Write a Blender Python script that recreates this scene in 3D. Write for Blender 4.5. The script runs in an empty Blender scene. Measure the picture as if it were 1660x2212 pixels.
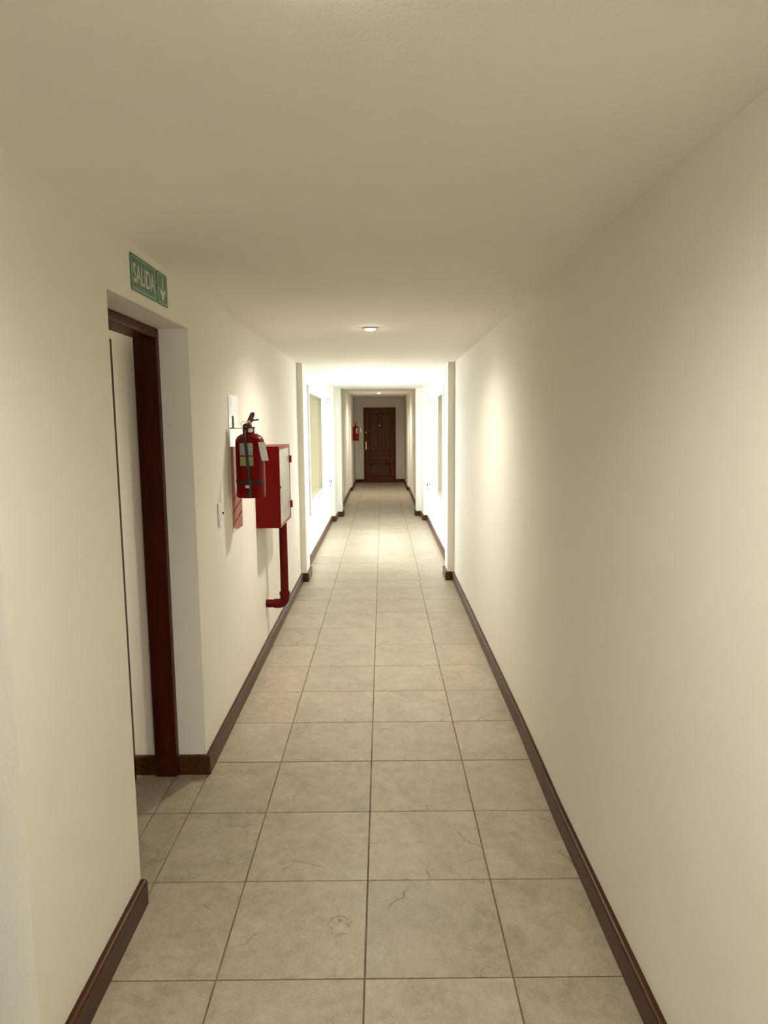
import bpy, bmesh, math, random
from mathutils import Matrix, Vector
random.seed(7)
S = bpy.context.scene
COL = S.collection
PI = math.pi

# ---------------------------------------------------------------- camera
def cam_axes(yaw, pitch, roll):
    cy, sy, cp, sp, cr, sr = (math.cos(yaw), math.sin(yaw), math.cos(pitch), math.sin(pitch), math.cos(roll), math.sin(roll))
    fwd = Vector((sy, cy, 0)); right = Vector((cy, -sy, 0)); up = Vector((0, 0, 1))
    f2 = fwd * cp - up * sp; u2 = up * cp + fwd * sp
    return right * cr + u2 * sr, -right * sr + u2 * cr, f2
r_, u_, f_ = cam_axes(0.0015, 0.128, -0.0087)
cd = bpy.data.cameras.new('camera'); cam = bpy.data.objects.new('camera', cd); COL.objects.link(cam)
cam.matrix_world = Matrix(((r_.x, u_.x, -f_.x, 0), (r_.y, u_.y, -f_.y, 0), (r_.z, u_.z, -f_.z, 1.6632), (0, 0, 0, 1)))
cd.sensor_fit = 'VERTICAL'; cd.sensor_height = 24.0; cd.lens = 1482.0 / 2212.0 * 24.0
cd.clip_start = 0.02; cd.clip_end = 200
S.camera = cam

# ---------------------------------------------------------------- sky and exposure
W = bpy.data.worlds.new('sky'); S.world = W; W.use_nodes = True
bg = W.node_tree.nodes['Background']
bg.inputs['Color'].default_value = (0.83, 0.915, 1.0, 1); bg.inputs['Strength'].default_value = 1.4
S.view_settings.view_transform = 'Standard'; S.view_settings.look = 'None'
S.view_settings.exposure = 3.78; S.view_settings.gamma = 1.0; S.view_settings.use_curve_mapping = False

# ---------------------------------------------------------------- materials
def mat(name, color, rough=0.6, metal=0.0, spec=0.5, coat=0.0):
    m = bpy.data.materials.new(name); m.use_nodes = True
    b = m.node_tree.nodes['Principled BSDF']
    b.inputs['Base Color'].default_value = (*color, 1); b.inputs['Roughness'].default_value = rough
    b.inputs['Metallic'].default_value = metal; b.inputs['Specular IOR Level'].default_value = spec
    b.inputs['Coat Weight'].default_value = coat; b.inputs['Coat Roughness'].default_value = 0.08
    return m
def N(m, t, **kw):
    n = m.node_tree.nodes.new(t)
    for k, v in kw.items(): setattr(n, k, v)
    return n
def L(m, a, b): m.node_tree.links.new(a, b)
def BS(m): return m.node_tree.nodes['Principled BSDF']
def coords(m, kind='pos', scale=(1, 1, 1), rand=0.0):
    if kind == 'pos': src = N(m, 'ShaderNodeNewGeometry').outputs['Position']
    else: src = N(m, 'ShaderNodeTexCoord').outputs['Object']
    mp = N(m, 'ShaderNodeMapping'); mp.inputs['Scale'].default_value = scale
    L(m, src, mp.inputs['Vector'])
    if rand:
        oi = N(m, 'ShaderNodeObjectInfo'); vm = N(m, 'ShaderNodeMath', operation='MULTIPLY'); vm.inputs[1].default_value = rand
        L(m, oi.outputs['Random'], vm.inputs[0]); L(m, vm.outputs[0], mp.inputs['Location'])
    return mp.outputs['Vector']
def noise(m, vec, scale, detail=3, rough=0.5, dist=0.0):
    n = N(m, 'ShaderNodeTexNoise'); n.inputs['Scale'].default_value = scale; n.inputs['Detail'].default_value = detail
    n.inputs['Roughness'].default_value = rough; n.inputs['Distortion'].default_value = dist
    L(m, vec, n.inputs['Vector']); return n.outputs['Fac']
def ramp(m, fac, stops):
    r = N(m, 'ShaderNodeValToRGB'); e = r.color_ramp.elements
    while len(e) < len(stops): e.new(0.5)
    for i, (p, c) in enumerate(stops): e[i].position = p; e[i].color = (*c, 1)
    L(m, fac, r.inputs['Fac']); return r.outputs['Color']
def mix(m, fac, a, b, mode='MIX'):
    x = N(m, 'ShaderNodeMix', data_type='RGBA', blend_type=mode)
    for sock, v in ((x.inputs[0], fac), (x.inputs[6], a), (x.inputs[7], b)):
        if hasattr(v, 'is_linked'): L(m, v, sock)
        elif isinstance(v, (int, float)): sock.default_value = v
        else: sock.default_value = (*v, 1)
    return x.outputs[2]
def bump(m, h, strength, dist=0.01, nrm=None):
    b = N(m, 'ShaderNodeBump'); b.inputs['Strength'].default_value = strength; b.inputs['Distance'].default_value = dist
    L(m, h, b.inputs['Height'])
    if nrm: L(m, nrm, b.inputs['Normal'])
    return b.outputs['Normal']

def plaster(name, c1, c2, rough=0.75):
    m = mat(name, c1, rough, spec=0.25)
    v = coords(m)
    n1 = noise(m, v, 1.3, 4); n2 = noise(m, v, 130, 2); n3 = noise(m, v, 7.0, 3)
    L(m, ramp(m, n1, [(0.3, c1), (0.7, c2)]), BS(m).inputs['Base Color'])
    b1 = bump(m, n2, 0.25, 0.0022); b2 = bump(m, n3, 0.25, 0.006, b1)
    L(m, b2, BS(m).inputs['Normal'])
    return m
M_wall = plaster('wall_plaster', (0.87, 0.83, 0.725), (0.845, 0.80, 0.685))
M_ceil = plaster('ceiling_plaster', (0.92, 0.88, 0.79), (0.90, 0.855, 0.765), 0.85)
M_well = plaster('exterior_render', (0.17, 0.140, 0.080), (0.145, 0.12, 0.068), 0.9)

M_tile = mat('stone_look_tile', (0.45, 0.38, 0.29), 0.42, spec=0.45)
def build_tile():
    m = M_tile; v = coords(m, rand=37.0)
    big = noise(m, v, 5.5, 5, 0.6, 0.6); med = noise(m, v, 22, 4, 0.65, 0.3); fine = noise(m, v, 190, 3, 0.7)
    c = ramp(m, big, [(0.30, (0.33, 0.275, 0.19)), (0.5, (0.48, 0.405, 0.29)), (0.70, (0.62, 0.535, 0.395))])
    c = mix(m, 0.45, c, ramp(m, med, [(0.36, (0.33, 0.275, 0.19)), (0.62, (0.62, 0.53, 0.40))]))
    c = mix(m, 0.30, c, ramp(m, fine, [(0.35, (0.26, 0.22, 0.16)), (0.62, (0.60, 0.52, 0.39))]))
    vo = N(m, 'ShaderNodeTexVoronoi', feature='DISTANCE_TO_EDGE'); vo.inputs['Scale'].default_value = 3.1
    wob = N(m, 'ShaderNodeTexNoise'); wob.inputs['Scale'].default_value = 9; wob.inputs['Detail'].default_value = 4; L(m, v, wob.inputs['Vector'])
    va = N(m, 'ShaderNodeVectorMath', operation='SCALE'); va.inputs['Scale'].default_value = 0.16; L(m, wob.outputs['Color'], va.inputs[0])
    vb = N(m, 'ShaderNodeVectorMath', operation='ADD'); L(m, v, vb.inputs[0]); L(m, va.outputs[0], vb.inputs[1]); L(m, vb.outputs[0], vo.inputs['Vector'])
    line = ramp(m, vo.outputs['Distance'], [(0.0, (1, 1, 1)), (0.011, (0, 0, 0))])
    msk = ramp(m, noise(m, v, 4.2, 2), [(0.56, (0, 0, 0)), (0.62, (1, 1, 1))])
    crack = mix(m, 1.0, line, msk, 'MULTIPLY')
    c = mix(m, crack, c, (0.31, 0.25, 0.16))
    oi = N(m, 'ShaderNodeObjectInfo'); tone = ramp(m, oi.outputs['Random'], [(0.0, (0.89, 0.88, 0.87)), (1.0, (0.99, 0.97, 0.94))])
    c = mix(m, 1.0, c, tone, 'MULTIPLY')
    L(m, c, BS(m).inputs['Base Color'])
    b = bump(m, med, 0.35, 0.004); b = bump(m, fine, 0.25, 0.001, b)
    inv = N(m, 'ShaderNodeInvert'); L(m, crack, inv.inputs['Color']); b = bump(m, inv.outputs['Color'], 0.6, 0.002, b)
    L(m, b, BS(m).inputs['Normal'])
    L(m, ramp(m, med, [(0.3, (0.36,) * 3), (0.7, (0.52,) * 3)]), BS(m).inputs['Roughness'])
build_tile()
M_grout = mat('grout', (0.16, 0.125, 0.085), 0.9)
v = coords(M_grout); L(M_grout, ramp(M_grout, noise(M_grout, v, 6, 2), [(0.35, (0.11, 0.085, 0.055)), (0.65, (0.24, 0.195, 0.13))]), BS(M_grout).inputs['Base Color'])

def wood(name, c1, c2, rough=0.35, axis='Z', scale=14, spec=0.2):
    m = mat(name, c1, rough, spec=spec)
    sc = {'Z': (1, 1, 0.08), 'Y': (1, 0.08, 1), 'X': (0.08, 1, 1)}[axis]
    v = coords(m, scale=sc)
    n = noise(m, v, scale * 3, 5, 0.6, 0.8)
    L(m, ramp(m, n, [(0.3, c1), (0.7, c2)]), BS(m).inputs['Base Color'])
    L(m, bump(m, n, 0.15, 0.002), BS(m).inputs['Normal'])
    return m
M_base = wood('baseboard_wood', (0.040, 0.012, 0.003), (0.090, 0.031, 0.008), 0.36, 'Y', spec=0.25)
M_frame = wood('dark_door_frame_wood', (0.036, 0.005, 0.0022), (0.075, 0.012, 0.005), 0.38)
M_door = wood('brown_door_wood', (0.10, 0.026, 0.008), (0.17, 0.050, 0.017), 0.45)
M_panel = wood('door_panel_wood', (0.10, 0.032, 0.012), (0.17, 0.058, 0.024), 0.45)
M_red = mat('red_enamel', (0.34, 0.004, 0.004), 0.36, spec=0.12)
v = coords(M_red); L(M_red, ramp(M_red, noise(M_red, v, 30, 3), [(0.3, (0.15, 0.0004, 0.0004)), (0.7, (0.185, 0.0006, 0.0006))]), BS(M_red).inputs['Base Color'])
M_pipe = mat('dark_red_pipe_paint', (0.095, 0.001, 0.001), 0.45, spec=0.15)
v = coords(M_pipe); L(M_pipe, bump(M_pipe, noise(M_pipe, v, 60, 2), 0.15, 0.001), BS(M_pipe).inputs['Normal'])
M_rubber = mat('black_rubber', (0.012, 0.011, 0.012), 0.5)
v = coords(M_rubber); L(M_rubber, bump(M_rubber, noise(M_rubber, v, 200, 2), 0.2, 0.001), BS(M_rubber).inputs['Normal'])
def speck(name, c, rough, metal=0.0, amt=0.06, scale=60):
    m = mat(name, c, rough, metal); v = coords(m)
    L(m, ramp(m, noise(m, v, scale, 2), [(0.3, tuple(x * (1 - amt) for x in c)), (0.7, tuple(min(1, x * (1 + amt)) for x in c))]), BS(m).inputs['Base Color'])
    return m
M_steel = speck('dull_steel', (0.42, 0.40, 0.37), 0.35, 1.0)
M_brass = speck('brass', (0.62, 0.47, 0.22), 0.3, 1.0)
M_iron = speck('bracket_iron', (0.12, 0.09, 0.05), 0.5, 0.6)
M_white = speck('white_plastic', (0.80, 0.80, 0.78), 0.35)
M_alu = speck('white_lacquered_aluminium', (0.70, 0.72, 0.74), 0.4)
M_lever = speck('lever_maroon', (0.12, 0.008, 0.010), 0.4)
M_paper = speck('white_card', (0.72, 0.72, 0.74), 0.6)
M_label1 = speck('grey_label_print', (0.30, 0.30, 0.26), 0.45, 0, 0.2, 90)
M_label2 = speck('olive_label_print', (0.24, 0.26, 0.09), 0.45, 0, 0.2, 90)
M_green = speck('sign_green', (0.035, 0.17, 0.085), 0.35, 0, 0.12, 25)
M_glow = speck('sign_letter_cream', (0.60, 0.60, 0.42), 0.5)
M_boardw = speck('board_white', (0.78, 0.72, 0.60), 0.05, 0, 0.03, 20)
M_boardp = speck('board_faded_pink', (0.66, 0.42, 0.31), 0.05, 0, 0.08, 20)
M_boardr = speck('board_red_line', (0.36, 0.06, 0.05), 0.05)
for m_ in (M_boardw, M_boardp, M_boardr): BS(m_).inputs['Coat Weight'].default_value = 1.0; BS(m_).inputs['Coat Roughness'].default_value = 0.03
M_glass = mat('glass', (0.93, 0.97, 0.95), 0.0); BS(M_glass).inputs['Transmission Weight'].default_value = 1.0; BS(M_glass).inputs['IOR'].default_value = 1.45
M_frost = mat('wired_glass', (0.50, 0.53, 0.47), 0.12, coat=0.4)
v = coords(M_frost); L(M_frost, ramp(M_frost, noise(M_frost, v, 5, 2), [(0.3, (0.42, 0.45, 0.38)), (0.7, (0.56, 0.58, 0.52))]), BS(M_frost).inputs['Base Color'])
M_lamp = mat('lit_lamp', (1, 1, 1)); BS(M_lamp).inputs['Emission Color'].default_value = (1, 0.95, 0.85, 1); BS(M_lamp).inputs['Emission Strength'].default_value = 12
M_dark = mat('dark_slot', (0.03, 0.025, 0.02), 0.6)
M_ground = speck('lightwell_ground', (0.28, 0.25, 0.19), 0.9, 0, 0.15, 4)

# ---------------------------------------------------------------- mesh helpers
def box(bm, x0, x1, y0, y1, z0, z1, bev=0.0, seg=1):
    m = Matrix.Translation(((x0 + x1) / 2, (y0 + y1) / 2, (z0 + z1) / 2)) @ Matrix.Diagonal((abs(x1 - x0), abs(y1 - y0), abs(z1 - z0), 1))
    r = bmesh.ops.create_cube(bm, size=1.0, matrix=m)
    if bev:
        es = list({e for vv in r['verts'] for e in vv.link_edges})
        bmesh.ops.bevel(bm, geom=es, offset=bev, segments=seg, affect='EDGES')
def prism(bm, poly, z0, z1):
    lo = [bm.verts.new((x, y, z0)) for x, y in poly]; hi = [bm.verts.new((x, y, z1)) for x, y in poly]
    n = len(poly); bm.faces.new(lo[::-1]); bm.faces.new(hi)
    for i in range(n): bm.faces.new((lo[i], lo[(i + 1) % n], hi[(i + 1) % n], hi[i]))
def plate(bm, pts, origin, ax, ay, thick):
    """polygon pts (a,b) in the plane origin + a*ax + b*ay, extruded along ax x ay"""
    o, ax, ay = Vector(origin), Vector(ax), Vector(ay); nn = ax.cross(ay)
    lo = [bm.verts.new(o + ax * a + ay * b) for a, b in pts]; hi = [bm.verts.new(o + ax * a + ay * b + nn * thick) for a, b in pts]
    n = len(pts); bm.faces.new(lo[::-1]); bm.faces.new(hi)
    for i in range(n): bm.faces.new((lo[i], lo[(i + 1) % n], hi[(i + 1) % n], hi[i]))
def lathe(bm, prof, c=(0, 0, 0), n=32):
    rings = []
    for r, z in prof:
        if r < 1e-6: rings.append([bm.verts.new((c[0], c[1], c[2] + z))])
        else: rings.append([bm.verts.new((c[0] + r * math.cos(2 * PI * i / n), c[1] + r * math.sin(2 * PI * i / n), c[2] + z)) for i in range(n)])
    for a, b in zip(rings, rings[1:]):
        for i in range(n):
            j = (i + 1) % n
            if len(a) == 1 and len(b) == 1: continue
            if len(a) == 1: bm.faces.new((a[0], b[j], b[i]))
            elif len(b) == 1: bm.faces.new((a[i], a[j], b[0]))
            else: bm.faces.new((a[i], a[j], b[j], b[i]))
def tube(bm, pts, r, n=12, cap=True):
    P = [Vector(p) for p in pts]; rings = []
    t0 = (P[1] - P[0]).normalized(); up = Vector((0, 0, 1)) if abs(t0.z) < 0.9 else Vector((1, 0, 0))
    nrm = (up - t0 * up.dot(t0)).normalized()
    for i, p in enumerate(P):
        t = ((P[i + 1] - P[i]).normalized() if i < len(P) - 1 else Vector()) + ((P[i] - P[i - 1]).normalized() if i else Vector())
        t.normalize(); nrm = (nrm - t * nrm.dot(t)).normalized(); bn = t.cross(nrm)
        rr = r[i] if isinstance(r, (list, tuple)) else r
        rings.append([bm.verts.new(p + (nrm * math.cos(2 * PI * k / n) + bn * math.sin(2 * PI * k / n)) * rr) for k in range(n)])
    for a, b in zip(rings, rings[1:]):
        for k in range(n): bm.faces.new((a[k], a[(k + 1) % n], b[(k + 1) % n], b[k]))
    if cap: bm.faces.new(rings[0][::-1]); bm.faces.new(rings[-1])
def spline(ctrl, n=8):
    C = [Vector(c) for c in ctrl]; C = [2 * C[0] - C[1]] + C + [2 * C[-1] - C[-2]]; out = []
    for i in range(1, len(C) - 2):
        for k in range(n):
            t = k / n; a, b, c, d = C[i - 1:i + 3]
            out.append(0.5 * ((2 * b) + (c - a) * t + (2 * a - 5 * b + 4 * c - d) * t * t + (3 * b - a - 3 * c + d) * t ** 3))
    return out + [C[-2]]
def obj(name, bm, m, parent=None, smooth=False, loc=None):
    bmesh.ops.recalc_face_normals(bm, faces=bm.faces)
    me = bpy.data.meshes.new(name); bm.to_mesh(me); bm.free()
    if smooth:
        for p in me.polygons: p.use_smooth = True
        me.set_sharp_from_angle(angle=math.radians(40))
    me.materials.append(m)
    o = bpy.data.objects.new(name, me); COL.objects.link(o)
    if parent: o.parent = parent
    if loc: o.location = loc
    return o
def NB(): return bmesh.new()
def mbox(name, m, parent, *a, **k):
    b = NB(); box(b, *a, **k); return obj(name, b, m, parent)
def struct(o, label=None):
    o['kind'] = 'structure'
    if label: o['label'] = label
    return o
def thing(name, label, cat, loc=(0, 0, 0), group=None):
    o = bpy.data.objects.new(name, None); COL.objects.link(o); o.location = loc; o.empty_display_size = 0.05
    o['label'] = label; o['category'] = cat
    if group: o['group'] = group
    return o

# ---------------------------------------------------------------- the shell
H1, H2 = 2.288, 2.38
BW0, BW1 = -4.9, -3.4          # unseen openings added in both walls behind the camera to let in light
TOP = 2.60
# left wall footprints (x inner face, y)
XL0, XL1 = -0.856, -0.876          # near wall at y=1.517 and y=7.17
def xl(y): return XL0 + (XL1 - XL0) * (y - 1.517) / (7.17 - 1.517)
OUT = -1.10
b = NB()
prism(b, [(xl(1.517), 1.517), (xl(2.217), 2.217), (OUT, 2.217), (OUT, 1.617), (-2.7, 1.617), (-2.7, 1.517)], 0, TOP)
prism(b, [(xl(0.6), 0.6), (xl(1.517), 1.517), (OUT, 1.517), (OUT, 0.6)], 2.09, TOP)      # over the doorway beside the camera
box(b, OUT, -0.853, BW1, 0.6, 0, TOP); box(b, OUT, -0.853, BW0, BW1, 0, 0.5); box(b, OUT, -0.853, BW0, BW1, 2.1, TOP)
box(b, OUT, -0.853, -6.0, BW0, 0, TOP)
prism(b, [(xl(2.217), 2.217), (xl(3.13), 3.13), (OUT, 3.13), (OUT, 2.217)], 2.09, TOP)
prism(b, [(xl(3.13), 3.13), (XL1, 7.17), (-0.818, 7.17), (-0.818, 7.50), (-0.888, 7.50), (-0.888, 8.23), (-1.09, 8.23), (-1.09, 3.13)], 0, TOP)
box(b, -1.09, -0.888, 8.23, 11.66, 0, 0.60); box(b, -1.09, -0.888, 8.23, 11.66, 2.07, TOP)
prism(b, [(-0.888, 11.66), (-0.888, 11.72), (-0.823, 11.72), (-0.823, 12.33), (-0.737, 12.33), (-0.737, 12.65), (-0.812, 12.65),
          (-0.812, 17.1), (-0.777, 17.1), (-0.777, 19.62), (-1.09, 19.62), (-1.09, 11.66)], 0, TOP)
prism(b, [(-1.09, 3.13), (-1.09, 3.33), (-2.7, 3.33), (-2.7, 3.13)], 0, TOP)
struct(obj('wall_left', b, M_wall))
b = NB()
prism(b, [(0.737, BW1), (0.737, 1.5), (0.7325, 2.60), (0.733, 2.70), (0.7455, 3.5), (0.755, 7.2), (0.685, 7.2), (0.685, 7.50), (0.773, 7.50), (0.773, 8.60), (1.045, 8.60), (1.045, BW1)], 0, TOP)
box(b, 0.737, 0.96, BW0, BW1, 0, 0.5); box(b, 0.737, 0.96, BW0, BW1, 2.1, TOP); box(b, 0.737, 0.96, -6.0, BW0, 0, TOP)
box(b, 0.773, 1.045, 8.60, 11.66, 0, 0.53); box(b, 0.773, 1.045, 8.60, 11.66, 2.07, TOP)
prism(b, [(0.773, 11.66), (0.773, 11.76), (0.703, 11.76), (0.703, 12.35), (0.603, 12.35), (0.603, 12.65), (0.668, 12.65), (0.668, 17.1), (0.630, 17.1),
          (0.630, 19.62), (1.045, 19.62), (1.045, 11.66)], 0, TOP)
struct(obj('wall_right', b, M_wall))
# end wall round the door
DX0, DX1, DZ = -0.531, 0.383, 2.12
b = NB(); box(b, -1.2, DX0, 19.62, 19.82, 0, TOP); box(b, DX1, 1.2, 19.62, 19.82, 0, TOP); box(b, DX0, DX1, 19.62, 19.82, DZ, TOP)
struct(obj('wall_end', b, M_wall))
# behind the camera: the corridor goes on to a closed end, lit by the added openings
struct(mbox('wall_back', M_wall, None, -1.2, 1.1, -6.2, -6.0, 0, TOP))
b = NB(); box(b, -2.7, -2.6, 1.617, 3.13, 0, TOP)
struct(obj('wall_lobby', b, M_wall))
b = NB(); box(b, -1.2, 1.2, -6.2, 12.65, H1, TOP); box(b, -2.75, -1.2, 1.45, 3.35, H1, TOP); box(b, -1.2, 1.2, 12.65, 19.9, H2, TOP)
struct(obj('ceiling', b, M_ceil))
struct(mbox('sky_block_beyond_door', M_wall, None, -1.2, 1.2, 19.83, 19.90, 0, TOP))  # unseen backing added to stop sky leaking through the door gaps

# floor bed and tiles
b = NB(); box(b, -1.2, 1.2, -6.2, 19.9, -0.12, -0.004); box(b, -2.75, -1.2, 1.45, 3.35, -0.12, -0.004)
FLOOR = struct(obj('floor', b, M_grout))
J = 0.0022
tile_cache = {}
def tile(x0, x1, y0, y1, jit=True):
    w, d = round(x1 - x0 - 2 * J, 4), round(y1 - y0 - 2 * J, 4)
    if (w, d) not in tile_cache:
        t = NB(); box(t, -w / 2, w / 2, -d / 2, d / 2, -0.010, 0.0)
        es = [e for e in t.edges if all(abs(q.co.z) < 1e-6 for q in e.verts)]
        bmesh.ops.bevel(t, geom=es, offset=0.0016, segments=1, affect='EDGES')
        me = bpy.data.meshes.new('tile'); t.to_mesh(me); t.free(); me.materials.append(M_tile); tile_cache[(w, d)] = me
    o = bpy.data.objects.new('tile', tile_cache[(w, d)]); COL.objects.link(o); o.parent = FLOOR
    o.location = ((x0 + x1) / 2, (y0 + y1) / 2, -0.0002 * random.random() if jit else 0)
    if jit: o.rotation_euler = (random.uniform(-1, 1) * 0.0006, random.uniform(-1, 1) * 0.0006, 0)
def rows(bounds, xs):
    for y0, y1 in zip(bounds, bounds[1:]):
        for x0, x1 in zip(xs, xs[1:]): tile(x0, x1, y0, y1)
R0 = 1.878
near = [R0 + 0.45 * n for n in range(-4, 12)] + [7.17]
XC = [-0.853, -0.518, -0.068, 0.382, 0.739]
for i, (y0, y1) in enumerate(zip(near, near[1:])):
    gap = 0.002 if abs(y1 - 3.228) < 0.01 else 0
    for x0, x1 in zip(XC, XC[1:]): tile(x0, x1, y0, y1 - gap)
for x0, x1 in zip([-1.9, -1.455, -1.005, -0.853], [-1.455, -1.005, -0.853]):      # tiles in the doorway and lobby
    for y0, y1 in ((1.878, 2.328), (2.328, 2.778), (2.778, 3.128)): tile(x0, x1, y0, y1)
mid = [7.175 + 0.455 * n for n in range(0, 11)] + [12.18]
rows(mid, [-0.885, -0.518, -0.066, 0.395, 0.770])
far = [12.185 + 0.45 * n for n in range(0, 17)] + [19.62]
rows(far, [-0.80, -0.518, -0.068, 0.382, 0.665])
# tiles nobody sees from here: bay and corridor behind the camera, one mesh
b = NB()
def flat_tile(x0, x1, y0, y1): box(b, x0 + J, x1 - J, y0 + J, y1 - J, -0.010, 0)
for i in range(13):
    y1 = 0.078 - 0.45 * i
    for x0, x1 in zip(XC, XC[1:]): flat_tile(x0, x1, y1 - 0.45, y1)
for y0, y1 in ((0.6, 1.058), (1.058, 1.508)): flat_tile(-1.05, -0.853, y0, y1)
for y0, y1 in ((1.617, 2.328), (2.328, 2.778), (2.778, 3.128)): flat_tile(-2.6, -1.9, y0, y1)
o = obj('tile_field', b, M_tile, FLOOR); o['kind'] = 'stuff'
# metal strip in the joint where the bright section starts
mbox('joint_strip', M_steel, FLOOR, -0.84, 0.72, 7.169, 7.177, -0.003, 0.0008)

# baseboards: profile swept along the wall footprints
def skirting(name, path, side, h=0.092, t=0.023, parent=None):
    """path: wall-face points; side=+1 puts the board towards +x of a path running +y"""
    bm = NB(); P = [Vector(p) for p in path]; n = len(P); off = []
    for i in range(n):
        d1 = (P[i] - P[i - 1]).normalized() if i else None; d2 = (P[i + 1] - P[i]).normalized() if i < n - 1 else None
        n1 = Vector((d1.y, -d1.x)) * side if d1 else None; n2 = Vector((d2.y, -d2.x)) * side if d2 else None
        if n1 is None: v = n2
        elif n2 is None: v = n1
        else:
            v = n1 + n2; v = v / v.dot(n1) if v.length > 1e-4 else n1
        off.append(v)
    prof = [(0, 0), (t, 0), (t, h - 0.009), (t - 0.004, h - 0.002), (t - 0.009, h), (0, h)]
    rings = [[bm.verts.new((P[i].x + off[i].x * a, P[i].y + off[i].y * a, z)) for a, z in prof] for i in range(n)]
    k = len(prof)
    for a, c in zip(rings, rings[1:]):
        for q in range(k): bm.faces.new((a[q], a[(q + 1) % k], c[(q + 1) % k], c[q]))
    bm.faces.new(rings[0]); bm.faces.new(rings[-1][::-1])
    o = obj(name, bm, M_base, parent)
    if not parent: struct(o)
    return o
skirting('baseboard_left', [(-0.97, 1.517), (xl(1.517), 1.517), (xl(2.217), 2.217)], 1)
skirting('baseboard_doorway', [(-0.988, 3.13), (xl(3.13), 3.13), (XL1, 7.17), (-0.818, 7.17), (-0.818, 7.50), (-0.888, 7.50), (-0.888, 11.72), (-0.823, 11.72),
         (-0.823, 12.33), (-0.737, 12.33), (-0.737, 12.65), (-0.812, 12.65), (-0.812, 17.1), (-0.777, 17.1), (-0.777, 19.62), (DX0, 19.62)], 1)
skirting('baseboard_lobby', [(-2.6, 3.13), (-1.092, 3.13)], 1)
skirting('baseboard_right', [(0.737, -6.0), (0.737, 1.5), (0.7325, 2.60), (0.733, 2.70), (0.7455, 3.5), (0.755, 7.2), (0.685, 7.2), (0.685, 7.50), (0.773, 7.50), (0.773, 11.76),
         (0.703, 11.76), (0.703, 12.35), (0.603, 12.35), (0.603, 12.65), (0.668, 12.65), (0.668, 17.1), (0.630, 17.1), (0.630, 19.62), (DX1, 19.62)], -1, 0.090)

# doorway on the left: wooden lining and a door leaf standing ajar
DW = mbox('door_2', M_frame, None, -1.095, -0.992, 3.088, 3.13, 0, 2.088, bev=0.003)
struct(DW, 'dark reddish wooden door lining in the left wall under the green sign')
mbox('frame_head', M_frame, DW, -1.095, -0.992, 2.217, 3.088, 2.046, 2.088, bev=0.003)
mbox('frame_post', M_frame, DW, -1.095, -0.992, 2.219, 2.259, 0, 2.046, bev=0.003)
b = NB(); box(b, -0.040, 0, 0, 0.815, 0.006, 2.04, bev=0.002)
leaf = obj('door_leaf', b, M_frame, DW, loc=(-1.064, 2.261, 0)); leaf.rotation_euler = (0, 0, math.radians(8.1))

D3 = mbox('door_3', M_frame, None, -1.095, -0.972, 1.477, 1.517, 0, 2.09, bev=0.003)
struct(D3, 'closed dark wooden door in the left wall beside the viewer')
mbox('frame_post', M_frame, D3, -1.095, -0.972, 0.602, 0.642, 0, 2.09, bev=0.003); mbox('frame_head', M_frame, D3, -1.095, -0.972, 0.642, 1.477, 2.05, 2.09, bev=0.003)
mbox('door_leaf', M_frame, D3, -1.05, -1.01, 0.645, 1.474, 0.006, 2.047, bev=0.002)

# ---------------------------------------------------------------- end door
D = mbox('door_1', M_door, None, DX0, DX0 + 0.05, 19.60, 19.72, 0, DZ, bev=0.004)
struct(D, 'brown panelled wooden door at the far end of the corridor')
mbox('frame_post', M_door, D, DX1 - 0.05, DX1, 19.60, 19.72, 0, DZ, bev=0.004)
mbox('frame_head', M_door, D, DX0 + 0.05, DX1 - 0.05, 19.60, 19.72, DZ - 0.05, DZ, bev=0.004)
lx0, lx1 = DX0 + 0.053, DX1 - 0.053; lw = lx1 - lx0; cx = (lx0 + lx1) / 2
leaf = mbox('door_leaf', M_frame, D, lx0, lx1, 19.655, 19.69, 0.006, DZ - 0.053)  # darker backing paints shade into the gaps round the panels
def rail(*a): mbox('rail', M_door, leaf, *a, bev=0.004)
F0, F1 = 19.632, 19.656
rail(lx0, lx0 + 0.10, F0, F1, 0.006, DZ - 0.053); rail(lx1 - 0.10, lx1, F0, F1, 0.006, DZ - 0.053)
rail(cx - 0.045, cx + 0.045, F0, F1, 0.87, DZ - 0.16)
for z0, z1 in ((0.006, 0.17), (0.55, 0.62), (0.79, 0.87), (DZ - 0.16, DZ - 0.053)): rail(lx0 + 0.10, lx1 - 0.10, F0, F1, z0, z1)
def panel(x0, x1, z0, z1, arch=0.0):
    n = 10; top = [(x1 - (x1 - x0) * i / n, z1 - arch + arch * math.sin(PI * i / n)) for i in range(n + 1)]
    b = NB(); plate(b, [(x0, z0), (x1, z0)] + top, (0, F1, 0), (1, 0, 0), (0, 0, 1), 0.010)
    cxm = (x0 + x1) / 2; czm = (z0 + z1) / 2
    ins = [(cxm + (x - cxm) * 0.78, czm + (z - czm) * 0.88) for x, z in [(x0, z0), (x1, z0)] + top]
    plate(b, ins, (0, F1 - 0.010, 0), (1, 0, 0), (0, 0, 1), 0.008)
    return obj('panel', b, M_panel, leaf)
panel(lx0 + 0.125, cx - 0.065, 0.895, DZ - 0.185, 0.05); panel(cx + 0.065, lx1 - 0.125, 0.895, DZ - 0.185, 0.05)
panel(lx0 + 0.125, lx1 - 0.125, 0.64, 0.77); panel(lx0 + 0.125, lx1 - 0.125, 0.195, 0.53, 0.07)
def disc_y(name, m, parent, x, y, z, r, t, n=20):
    b = NB(); bmesh.ops.create_cone(b, cap_ends=True, segments=n, radius1=r, radius2=r * 0.85, depth=t, matrix=Matrix.Translation((x, y, z)) @ Matrix.Rotation(PI / 2, 4, 'X'))
    return obj(name, b, m, parent, True)
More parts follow.
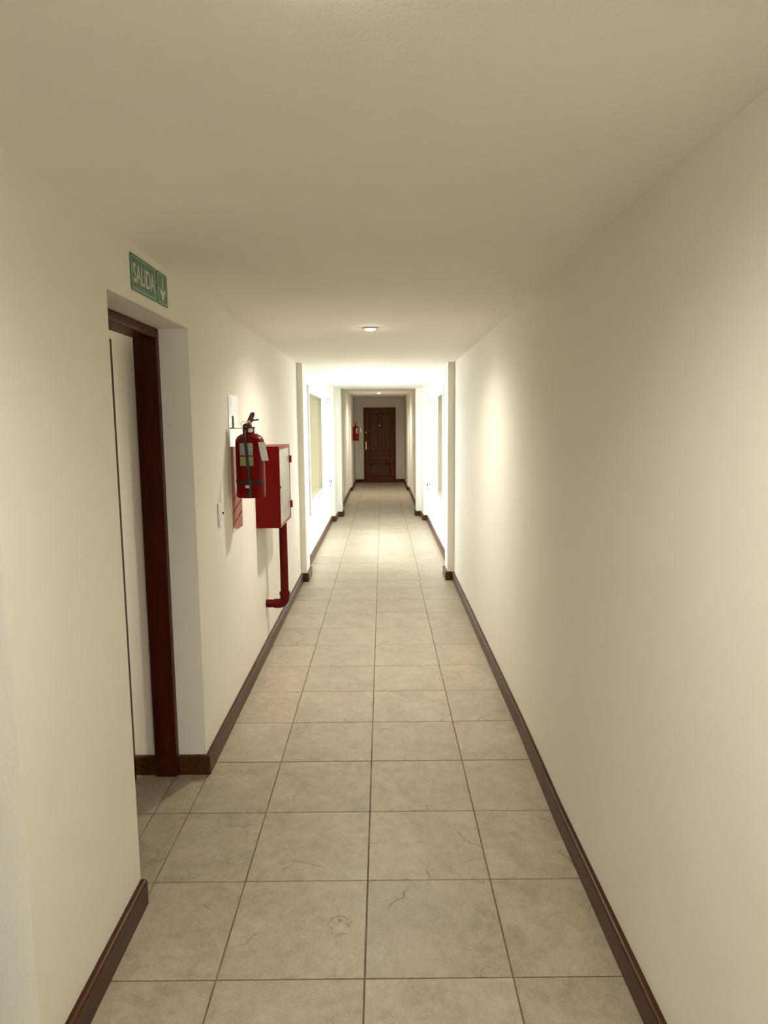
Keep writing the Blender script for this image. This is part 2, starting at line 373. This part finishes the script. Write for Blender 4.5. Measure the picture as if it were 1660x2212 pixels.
disc_y('peephole', M_white, leaf, -0.072, F0 - 0.008, 1.606, 0.022, 0.02)
b = NB(); box(b, -0.072 - 0.02, -0.072 + 0.02, F0 - 0.012, F0, 1.53, 1.59, bev=0.004); obj('knocker', b, M_dark, leaf)
disc_y('lock_cylinder', M_steel, leaf, -0.465, F0 - 0.006, 1.425, 0.020, 0.018)
b = NB(); box(b, -0.480, -0.446, F0 - 0.006, F0, 0.93, 1.17, bev=0.003); hp = obj('handle_plate', b, M_brass, leaf)
b = NB(); tube(b, [(-0.463, F0, 0.97), (-0.463, F0 - 0.045, 0.97), (-0.45, F0 - 0.05, 0.97), (-0.375, F0 - 0.05, 0.965)], 0.009); obj('door_handle', b, M_brass, hp, True)

# ---------------------------------------------------------------- windows to the two light wells
def window(name, xi, s, y0, y1, z0, z1, sashes, label, dep):
    """xi: wall face; s=+1 when the corridor lies towards +x"""
    def X(a): return xi + s * a
    def bx(n, m, p, a0, a1, *r, **k): return mbox(n, m, p, min(X(a0), X(a1)), max(X(a0), X(a1)), *r, **k)
    f = bx(name, M_alu, None, -0.075, 0.024, y0, y0 + 0.045, z0, z1, bev=0.003); struct(f, label)
    bx('frame_side', M_alu, f, -0.075, 0.024, y1 - 0.045, y1, z0, z1, bev=0.003)
    bx('frame_head', M_alu, f, -0.075, 0.024, y0 + 0.045, y1 - 0.045, z1 - 0.06, z1, bev=0.003)
    bx('frame_sill', M_alu, f, -0.075, 0.024, y0 + 0.045, y1 - 0.045, z0, z0 + 0.045, bev=0.003)
    for i in range(2): bx('track', M_steel, f, -0.018 - 0.03 * i, -0.014 - 0.03 * i, y0 + 0.045, y1 - 0.045, z0 + 0.045, z0 + 0.055)
    for i, (a, c, d) in enumerate(sashes):
        za, zb = z0 + 0.050, z1 - 0.062
        sh = bx('sash', M_alu, f, d - 0.026, d, a, a + 0.06, za, zb, bev=0.002)
        bx('stile', M_alu, sh, d - 0.026, d, c - 0.06, c, za, zb, bev=0.002)
        bx('rail', M_alu, sh, d - 0.026, d, a + 0.06, c - 0.06, za, za + 0.06, bev=0.002)
        bx('rail', M_alu, sh, d - 0.026, d, a + 0.06, c - 0.06, zb - 0.05, zb, bev=0.002)
        bx('pane', M_glass, sh, d - 0.016, d - 0.011, a + 0.055, c - 0.055, za + 0.055, zb - 0.045)
        bx('latch', M_dark, sh, d, d + 0.012, c - 0.045, c - 0.02, za + 0.03, za + 0.075)
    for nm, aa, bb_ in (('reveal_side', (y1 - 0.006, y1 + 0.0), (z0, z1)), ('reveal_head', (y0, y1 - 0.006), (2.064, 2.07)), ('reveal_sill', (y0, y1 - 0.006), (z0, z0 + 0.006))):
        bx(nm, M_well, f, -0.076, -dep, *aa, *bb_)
    return f
window('window_1', -0.888, 1, 8.23, 11.66, 0.60, 2.13, [(10.62, 11.60, 0.012), (10.66, 11.61, -0.020)], 'white sliding window in the left wall, half open to a light well', 0.201)
window('window_2', 0.773, -1, 8.60, 11.66, 0.53, 2.13, [(10.12, 11.58, 0.012), (10.16, 11.61, -0.020)], 'white sliding window in the right wall, half open to a light well', 0.271)
for x0, x1, y0, z, n in ((-0.888, -0.850, 8.21, 0.60, 1), (0.735, 0.773, 8.58, 0.53, 2)):
    struct(mbox('trim_%d' % n, M_wall, None, x0, x1, y0, 11.68, z - 0.035, z - 0.002, bev=0.003))
# light wells
for s, xa, nm in ((-1, -1.09, 'left'), (1, 1.045, 'right')):
    b = NB(); xo = xa + s * 3.2
    def bb(x0, x1, *r): box(b, min(x0, x1), max(x0, x1), *r)
    bb(xo, xo + s * 0.2, 7.2, 12.1, -0.1, 0.9); bb(xa, xa + s * 0.9, 7.2, 7.4, -0.1, 2.3); bb(xa, xa + s * 0.9, 11.9, 12.1, -0.1, 2.3); bb(xa, xa + s * 0.9, 7.2, 12.1, 2.3, 2.45)  # top slab is an added canopy keeping high sky off the window
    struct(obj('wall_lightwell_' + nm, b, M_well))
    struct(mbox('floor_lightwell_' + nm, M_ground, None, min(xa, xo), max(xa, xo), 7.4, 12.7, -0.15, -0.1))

# ---------------------------------------------------------------- ceiling lights
labels = ['lit round recessed ceiling light nearest the viewer', 'lit round recessed ceiling light in the bright section between the two windows', 'lit round recessed ceiling light farthest off, near the brown end door', 'added round ceiling light above the viewer, out of frame, to brighten the near walls', 'added round ceiling light, out of sight, to brighten the lobby behind the left doorway']  # last two are added, unseen lamps that brighten the near walls and lobby
for (x, y, z), lab, en in zip(((-0.074, 4.624, H1), (-0.064, 9.527, H1), (-0.07, 16.2, H2), (-0.07, 0.98, H1), (-2.2, 2.1, H1)), labels, (7.6, 2.2, 9.0, 4.2, 5)):
    t = thing('ceiling_light', lab, 'light', (x, y, z), 'recessed lights along the corridor ceiling')
    b = NB(); lathe(b, [(0.052, 0.0), (0.052, -0.004), (0.047, -0.008), (0.038, -0.008), (0.034, -0.002), (0.034, 0.0)]); obj('trim_ring', b, M_steel, t, True)
    b = NB(); lathe(b, [(0.034, -0.0005), (0.033, -0.010), (0.024, -0.016), (0, -0.019)]); obj('lamp', b, M_lamp, t, True)
    ld = bpy.data.lights.new('lamp_light', 'SPOT'); ld.energy = en; ld.color = (1, 0.945, 0.86); ld.spot_size = math.radians(165); ld.spot_blend = 1.0; ld.shadow_soft_size = 0.05
    lo = bpy.data.objects.new('lamp_light', ld); COL.objects.link(lo); lo.parent = t; lo.location = (0, 0, -0.03)

# ---------------------------------------------------------------- exit signs over the doorway
def rrect(w, h, r, x0=0, y0=0, n=5):
    pts = []
    for cx_, cy_, a0 in ((w - r, r, -PI / 2), (w - r, h - r, 0), (r, h - r, PI / 2), (r, r, PI)):
        pts += [(x0 + cx_ + r * math.cos(a0 + PI / 2 * i / n), y0 + cy_ + r * math.sin(a0 + PI / 2 * i / n)) for i in range(n + 1)]
    return pts
def on_left(y): return xl(y) + 0.0005
AX, AY = (0, 1, 0), (0, 0, 1)
def border(b, w, h, o, t, ins, thick):
    for x, y, ww, hh in ((ins, ins, w - 2 * ins, t), (ins, h - ins - t, w - 2 * ins, t), (ins, ins + t, t, h - 2 * ins - 2 * t), (w - ins - t, ins + t, t, h - 2 * ins - 2 * t)):
        plate(b, [(x, y), (x + ww, y), (x + ww, y + hh), (x, y + hh)], o, AX, AY, thick)
slope = math.atan2(xl(3) - xl(2), 1.0)
def sign(name, label, y, w, z, h):
    t = thing(name, label, 'sign', (on_left(y), y, z), None); t.rotation_euler = (0, 0, -slope)
    b = NB(); plate(b, rrect(w, h, 0.008), (0, 0, 0), AX, AY, 0.003); obj('panel', b, M_green, t)
    b = NB(); border(b, w, h, (0.003, 0, 0), 0.0022, 0.008, 0.0005); obj('border_line', b, M_glow, t)
    return t
sg = sign('exit_sign', 'green SALIDA sign on the left wall above the doorway', 2.437, 0.268, 2.130, 0.124)
def text(body, size_w, size_h, parent, y0, z0, x0, m):
    cu = bpy.data.curves.new('lettering', 'FONT'); cu.body = body; cu.size = 0.1; cu.offset = 0.0012; cu.extrude = 0.0004
    tmp = bpy.data.objects.new('tmp', cu); COL.objects.link(tmp)
    dg = bpy.context.evaluated_depsgraph_get(); me = bpy.data.meshes.new_from_object(tmp.evaluated_get(dg))
    bpy.data.objects.remove(tmp); bpy.data.curves.remove(cu)
    xs = [q.co.x for q in me.vertices]; ys = [q.co.y for q in me.vertices]
    sx = size_w / (max(xs) - min(xs)); sy = size_h / (max(ys) - min(ys)); mx, my = min(xs), min(ys)
    for q in me.vertices:
        x, y, z = q.co; q.co = (x0 + z, y0 + (x - mx) * sx, z0 + (y - my) * sy)
    me.materials.clear(); me.materials.append(m)
    o = bpy.data.objects.new('lettering', me); COL.objects.link(o); o.parent = parent; return o
text('SALIDA', 0.228, 0.066, sg, 0.020, 0.029, 0.0036, M_glow)
sa = sign('arrow_sign', 'small green sign with a down arrow to the right of the SALIDA sign', 2.716, 0.128, 2.130, 0.124)
b = NB()
plate(b, [(0.058, 0.045), (0.070, 0.045), (0.068, 0.108), (0.060, 0.108)], (0.003, 0, 0), AX, AY, 0.0008)
plate(b, [(0.064, 0.014), (0.104, 0.066), (0.085, 0.058), (0.070, 0.050), (0.058, 0.050), (0.043, 0.058), (0.024, 0.066)], (0.003, 0, 0), AX, AY, 0.0009)
obj('arrow', b, M_glow, sa)

# ---------------------------------------------------------------- switch plate
t = thing('wall_switch', 'white wall switch plate left of the red extinguisher', 'switch', (on_left(3.59), 3.59, 1.198)); t.rotation_euler = (0, 0, -slope)
b = NB(); box(b, 0, 0.010, -0.040, 0.040, -0.062, 0.062, bev=0.003, seg=2); obj('plate', b, M_white, t)
b = NB(); box(b, 0.009, 0.013, -0.024, 0.024, 0.006, 0.034, bev=0.002); obj('rocker', b, M_white, t)
b = NB(); box(b, 0.009, 0.013, -0.024, 0.024, -0.034, -0.006, bev=0.002); obj('rocker', b, M_white, t)
b = NB(); box(b, 0.009, 0.016, 0.026, 0.033, -0.004, 0.008, bev=0.001); obj('pilot_stub', b, M_dark, t)

# ---------------------------------------------------------------- marker board behind the extinguisher
t = thing('marker_board', 'faded white and pink striped board on the wall behind the near extinguisher', 'board', (on_left(3.89), 3.89, 1.05)); t.rotation_euler = (0, 0, -slope)
BW, BH = 0.29, 0.782
b = NB(); plate(b, rrect(BW, BH, 0.01), (0, 0, 0), AX, AY, 0.003); obj('panel', b, M_boardw, t)
b = NB(); plate(b, [(0.004, 0.004), (BW - 0.02, 0.004), (BW - 0.02, 0.27), (0.004, 0.20)], (0.003, 0, 0), AX, AY, 0.0004); obj('faded_patch', b, M_boardp, t)
b = NB(); plate(b, [(0.0, BH - 0.12), (0.08, BH - 0.06), (0.10, BH - 0.004), (0.006, BH - 0.004)], (0.003, 0, 0), AX, AY, 0.0004); obj('faded_patch', b, M_boardp, t)
for z in (0.035, 0.105, 0.175):
    b = NB(); plate(b, [(0.006, z), (BW - 0.03, z + 0.055), (BW - 0.03, z + 0.067), (0.006, z + 0.010)], (0.0034, 0, 0), AX, AY, 0.0004); obj('stripe', b, M_boardr, t)

# ---------------------------------------------------------------- extinguishers
def extinguisher(label, loc):
    t = thing('fire_extinguisher', label, 'extinguisher', loc, 'red fire extinguishers hung on the left wall')
    R = 0.082
    b = NB(); lathe(b, [(0, 0.004), (R - 0.012, 0.004), (R - 0.004, 0.0), (R, 0.006), (R, 0.318), (R - 0.003, 0.332), (R - 0.012, 0.346), (R - 0.028, 0.357), (R - 0.045, 0.363), (0.030, 0.366), (0.028, 0.372), (0, 0.372)], n=48)
    body = obj('cylinder', b, M_red, t, True)
    b = NB(); lathe(b, [(0.024, 0.368), (0.029, 0.370), (0.029, 0.392), (0.034, 0.394), (0.034, 0.400), (0.016, 0.402), (0.013, 0.43), (0, 0.432)], n=24); neck = obj('neck', b, M_lever, t, True)
    b = NB(); bmesh.ops.create_cone(b, cap_ends=True, segments=20, radius1=0.013, radius2=0.012, depth=0.014, matrix=Matrix.Translation((0.012, -0.032, 0.382)) @ Matrix.Rotation(PI / 2, 4, 'X'))
    g = obj('gauge', b, M_white, t, True)
    b = NB(); lathe(b, [(R + 0.0005, 0.086), (R + 0.003, 0.087), (R + 0.003, 0.100), (R + 0.0005, 0.101)], n=48); obj('strap', b, M_rubber, t, True)
    b = NB(); box(b, -0.011, 0.011, -0.013, 0.013, 0.398, 0.438, bev=0.003); obj('valve', b, M_brass, t)
    b = NB()                                                           # squeeze lever, sloping up
    plate(b, [(-0.016, 0.420), (0.004, 0.414), (0.018, 0.430), (0.034, 0.474), (0.030, 0.484), (0.014, 0.484), (0.006, 0.468), (-0.008, 0.440)], (0, 0.010, 0), (1, 0, 0), (0, 0, 1), 0.020)
    obj('upper_lever', b, M_lever, t)
    b = NB(); plate(b, [(0.004, 0.420), (0.022, 0.434), (0.052, 0.438), (0.056, 0.446), (0.024, 0.443), (0.006, 0.432)], (0, 0.010, 0), (1, 0, 0), (0, 0, 1), 0.020); obj('lower_lever', b, M_rubber, t)
    b = NB(); tube(b, [(-0.026 + 0.017 * math.cos(a), -0.012, 0.417 + 0.017 * math.sin(a)) for a in [2 * PI * i / 20 for i in range(21)]], 0.0015, 6, False); obj('pin_ring', b, M_steel, t, True)
    b = NB(); tube(b, spline([(-0.006, 0.0, 0.412), (-0.022, -0.022, 0.412), (-0.020, -0.052, 0.385), (-0.012, -0.082, 0.340), (-0.002, -0.0905, 0.26), (0.004, -0.0925, 0.16), (0.007, -0.092, 0.09), (0.007, -0.091, 0.065)]), 0.0078, 10)
    hose = obj('hose', b, M_rubber, t, True)
    b = NB(); tube(b, [(0.007, -0.092, 0.066), (0.007, -0.093, 0.05), (0.007, -0.094, 0.006)], [0.009, 0.0105, 0.012], 12); obj('nozzle', b, M_rubber, hose, True)
    b = NB(); box(b, -0.014, 0.010, -0.104, -0.099, 0.060, 0.076, bev=0.001); obj('hose_clip', b, M_steel, hose)
    def wrap(name, m, a0, a1, z0, z1, off):
        b = NB(); n = 12; lo = []; hi = []
        for i in range(n + 1):
            a = math.radians(a0 + (a1 - a0) * i / n) - PI / 2; x, y = (R + off) * math.cos(a), (R + off) * math.sin(a)
            lo.append(b.verts.new((x, y, z0))); hi.append(b.verts.new((x, y, z1)))
        for i in range(n): b.faces.new((lo[i], lo[i + 1], hi[i + 1], hi[i]))
        return obj(name, b, m, body, True)
    wrap('upper_label', M_label1, -33, 22, 0.243, 0.312, 0.0006); wrap('lower_label', M_label2, -33, 22, 0.184, 0.236, 0.0006)
    b = NB(); n = 8                                                     # paper tag hanging from the neck
    lo = [b.verts.new((0.064 + 0.018 * (z / n) , -0.090 - 0.006 * math.sin(PI * z / n), 0.318 - 0.105 * z / n)) for z in range(n + 1)]
    hi = [b.verts.new((0.064 + 0.016 * (z / n) + 0.038, -0.072 - 0.006 * math.sin(PI * z / n), 0.314 - 0.102 * z / n)) for z in range(n + 1)]
    for i in range(n): b.faces.new((lo[i], hi[i], hi[i + 1], lo[i + 1]))
    tg = obj('inspection_tag', b, M_paper, t); md = tg.modifiers.new('thick', 'SOLIDIFY'); md.thickness = 0.0008
    b = NB(); tube(b, spline([(0.018, -0.022, 0.400), (0.050, -0.060, 0.372), (0.080, -0.080, 0.322)]), 0.0011, 6); obj('tag_string', b, M_steel, tg, True)
    return t
EX = extinguisher('red fire extinguisher with black hose and white tag beside the red hose cabinet', (-0.760, 3.95, 1.250))
bk = thing('extinguisher_bracket', 'thin dark iron wall bracket holding the near fire extinguisher', 'bracket', (on_left(3.95) + 0.004, 3.95, 1.645))
b = NB(); box(b, 0, 0.003, 0.03, 0.055, 0.0, 0.070, bev=0.001); obj('wall_plate', b, M_iron, bk)
b = NB(); box(b, 0, 0.064, -0.010, 0.010, -0.002, 0.002); box(b, 0.0, 0.003, -0.03, 0.055, -0.004, 0.004); obj('arm', b, M_iron, bk)
def copy_tree(o, parent=None):
    c = o.copy(); COL.objects.link(c)
    if parent: c.parent = parent
    for ch in list(o.children): copy_tree(ch, c)
    return c
E2 = copy_tree(EX); E2.location = (-0.672, 17.6, 1.240); E2.rotation_euler = (0, 0, math.radians(38))
E2['label'] = 'small distant red fire extinguisher hanging left of the brown end door'
bk2 = copy_tree(bk); bk2.location = (-0.777 + 0.002, 17.6, 1.635); bk2['label'] = 'thin iron wall bracket holding the distant fire extinguisher'

# ---------------------------------------------------------------- hose cabinet and pipe
xw = xl(4.632) + 0.0015
cab = thing('fire_hose_cabinet', 'red steel fire hose cabinet with glass door on the left wall', 'cabinet', (xw, 4.632, 0.962)); cab.rotation_euler = (0, 0, -slope)
CW, CH, CD = 0.545, 0.555, -0.703 - xw
b = NB()
box(b, 0, CD, 0, 0.004, 0, CH); box(b, 0, CD, CW - 0.004, CW, 0, CH); box(b, 0, CD, 0.004, CW - 0.004, 0, 0.004)
box(b, 0, CD, 0.004, CW - 0.004, CH - 0.004, CH); box(b, 0, 0.003, 0.004, CW - 0.004, 0.004, CH - 0.004)
obj('body', b, M_red, cab)
dr = NB(); fr = 0.022
box(dr, CD, CD + 0.006, 0, fr, 0, CH, bev=0.001); box(dr, CD, CD + 0.006, CW - fr, CW, 0, CH, bev=0.001)
box(dr, CD, CD + 0.006, fr, CW - fr, 0, fr, bev=0.001); box(dr, CD, CD + 0.006, fr, CW - fr, CH - fr, CH, bev=0.001)
door = obj('door', dr, M_red, cab)
mbox('pane', M_frost, door, CD + 0.001, CD + 0.004, fr, CW - fr, fr, CH - fr)
for z in (0.105, 0.445):
    b = NB(); box(b, CD + 0.004, CD + 0.019, CW - 0.022, CW + 0.008, z - 0.026, z + 0.026, bev=0.003)
    lathe(b, [(0, -0.026), (0.007, -0.026), (0.007, 0.026), (0, 0.026)], (CD + 0.012, CW + 0.006, z), 12); obj('hinge', b, M_pipe, door)
b = NB(); box(b, CD + 0.004, CD + 0.012, 0.004, 0.016, CH * 0.49, CH * 0.52, bev=0.001); obj('latch', b, M_pipe, door)
pp = thing('standpipe', 'dark red water pipe running from the hose cabinet down to an elbow into the wall', 'pipe', (-0.731, 4.95, 0.352))
b = NB(); tube(b, [(0, 0, 0.05), (0, 0, 0.609)], 0.0295, 24); obj('riser', b, M_pipe, pp, True)
b = NB(); r0 = 0.045
arc = [(-r0 + r0 * math.cos(a), 0, r0 - r0 * math.sin(a)) for a in [PI / 2 * i / 8 for i in range(9)]]
tube(b, [(0, 0, 0.085)] + arc + [(-0.078, 0, 0)], 0.0345, 24)
lathe(b, [(0.0345, 0.066), (0.039, 0.067), (0.039, 0.088), (0.030, 0.089)], (0, 0, 0), 24); obj('elbow', b, M_pipe, pp, True)
b = NB(); tube(b, [(-0.074, 0, 0), (-0.1395, 0, 0)], 0.0295, 24); obj('wall_stub', b, M_pipe, pp, True)
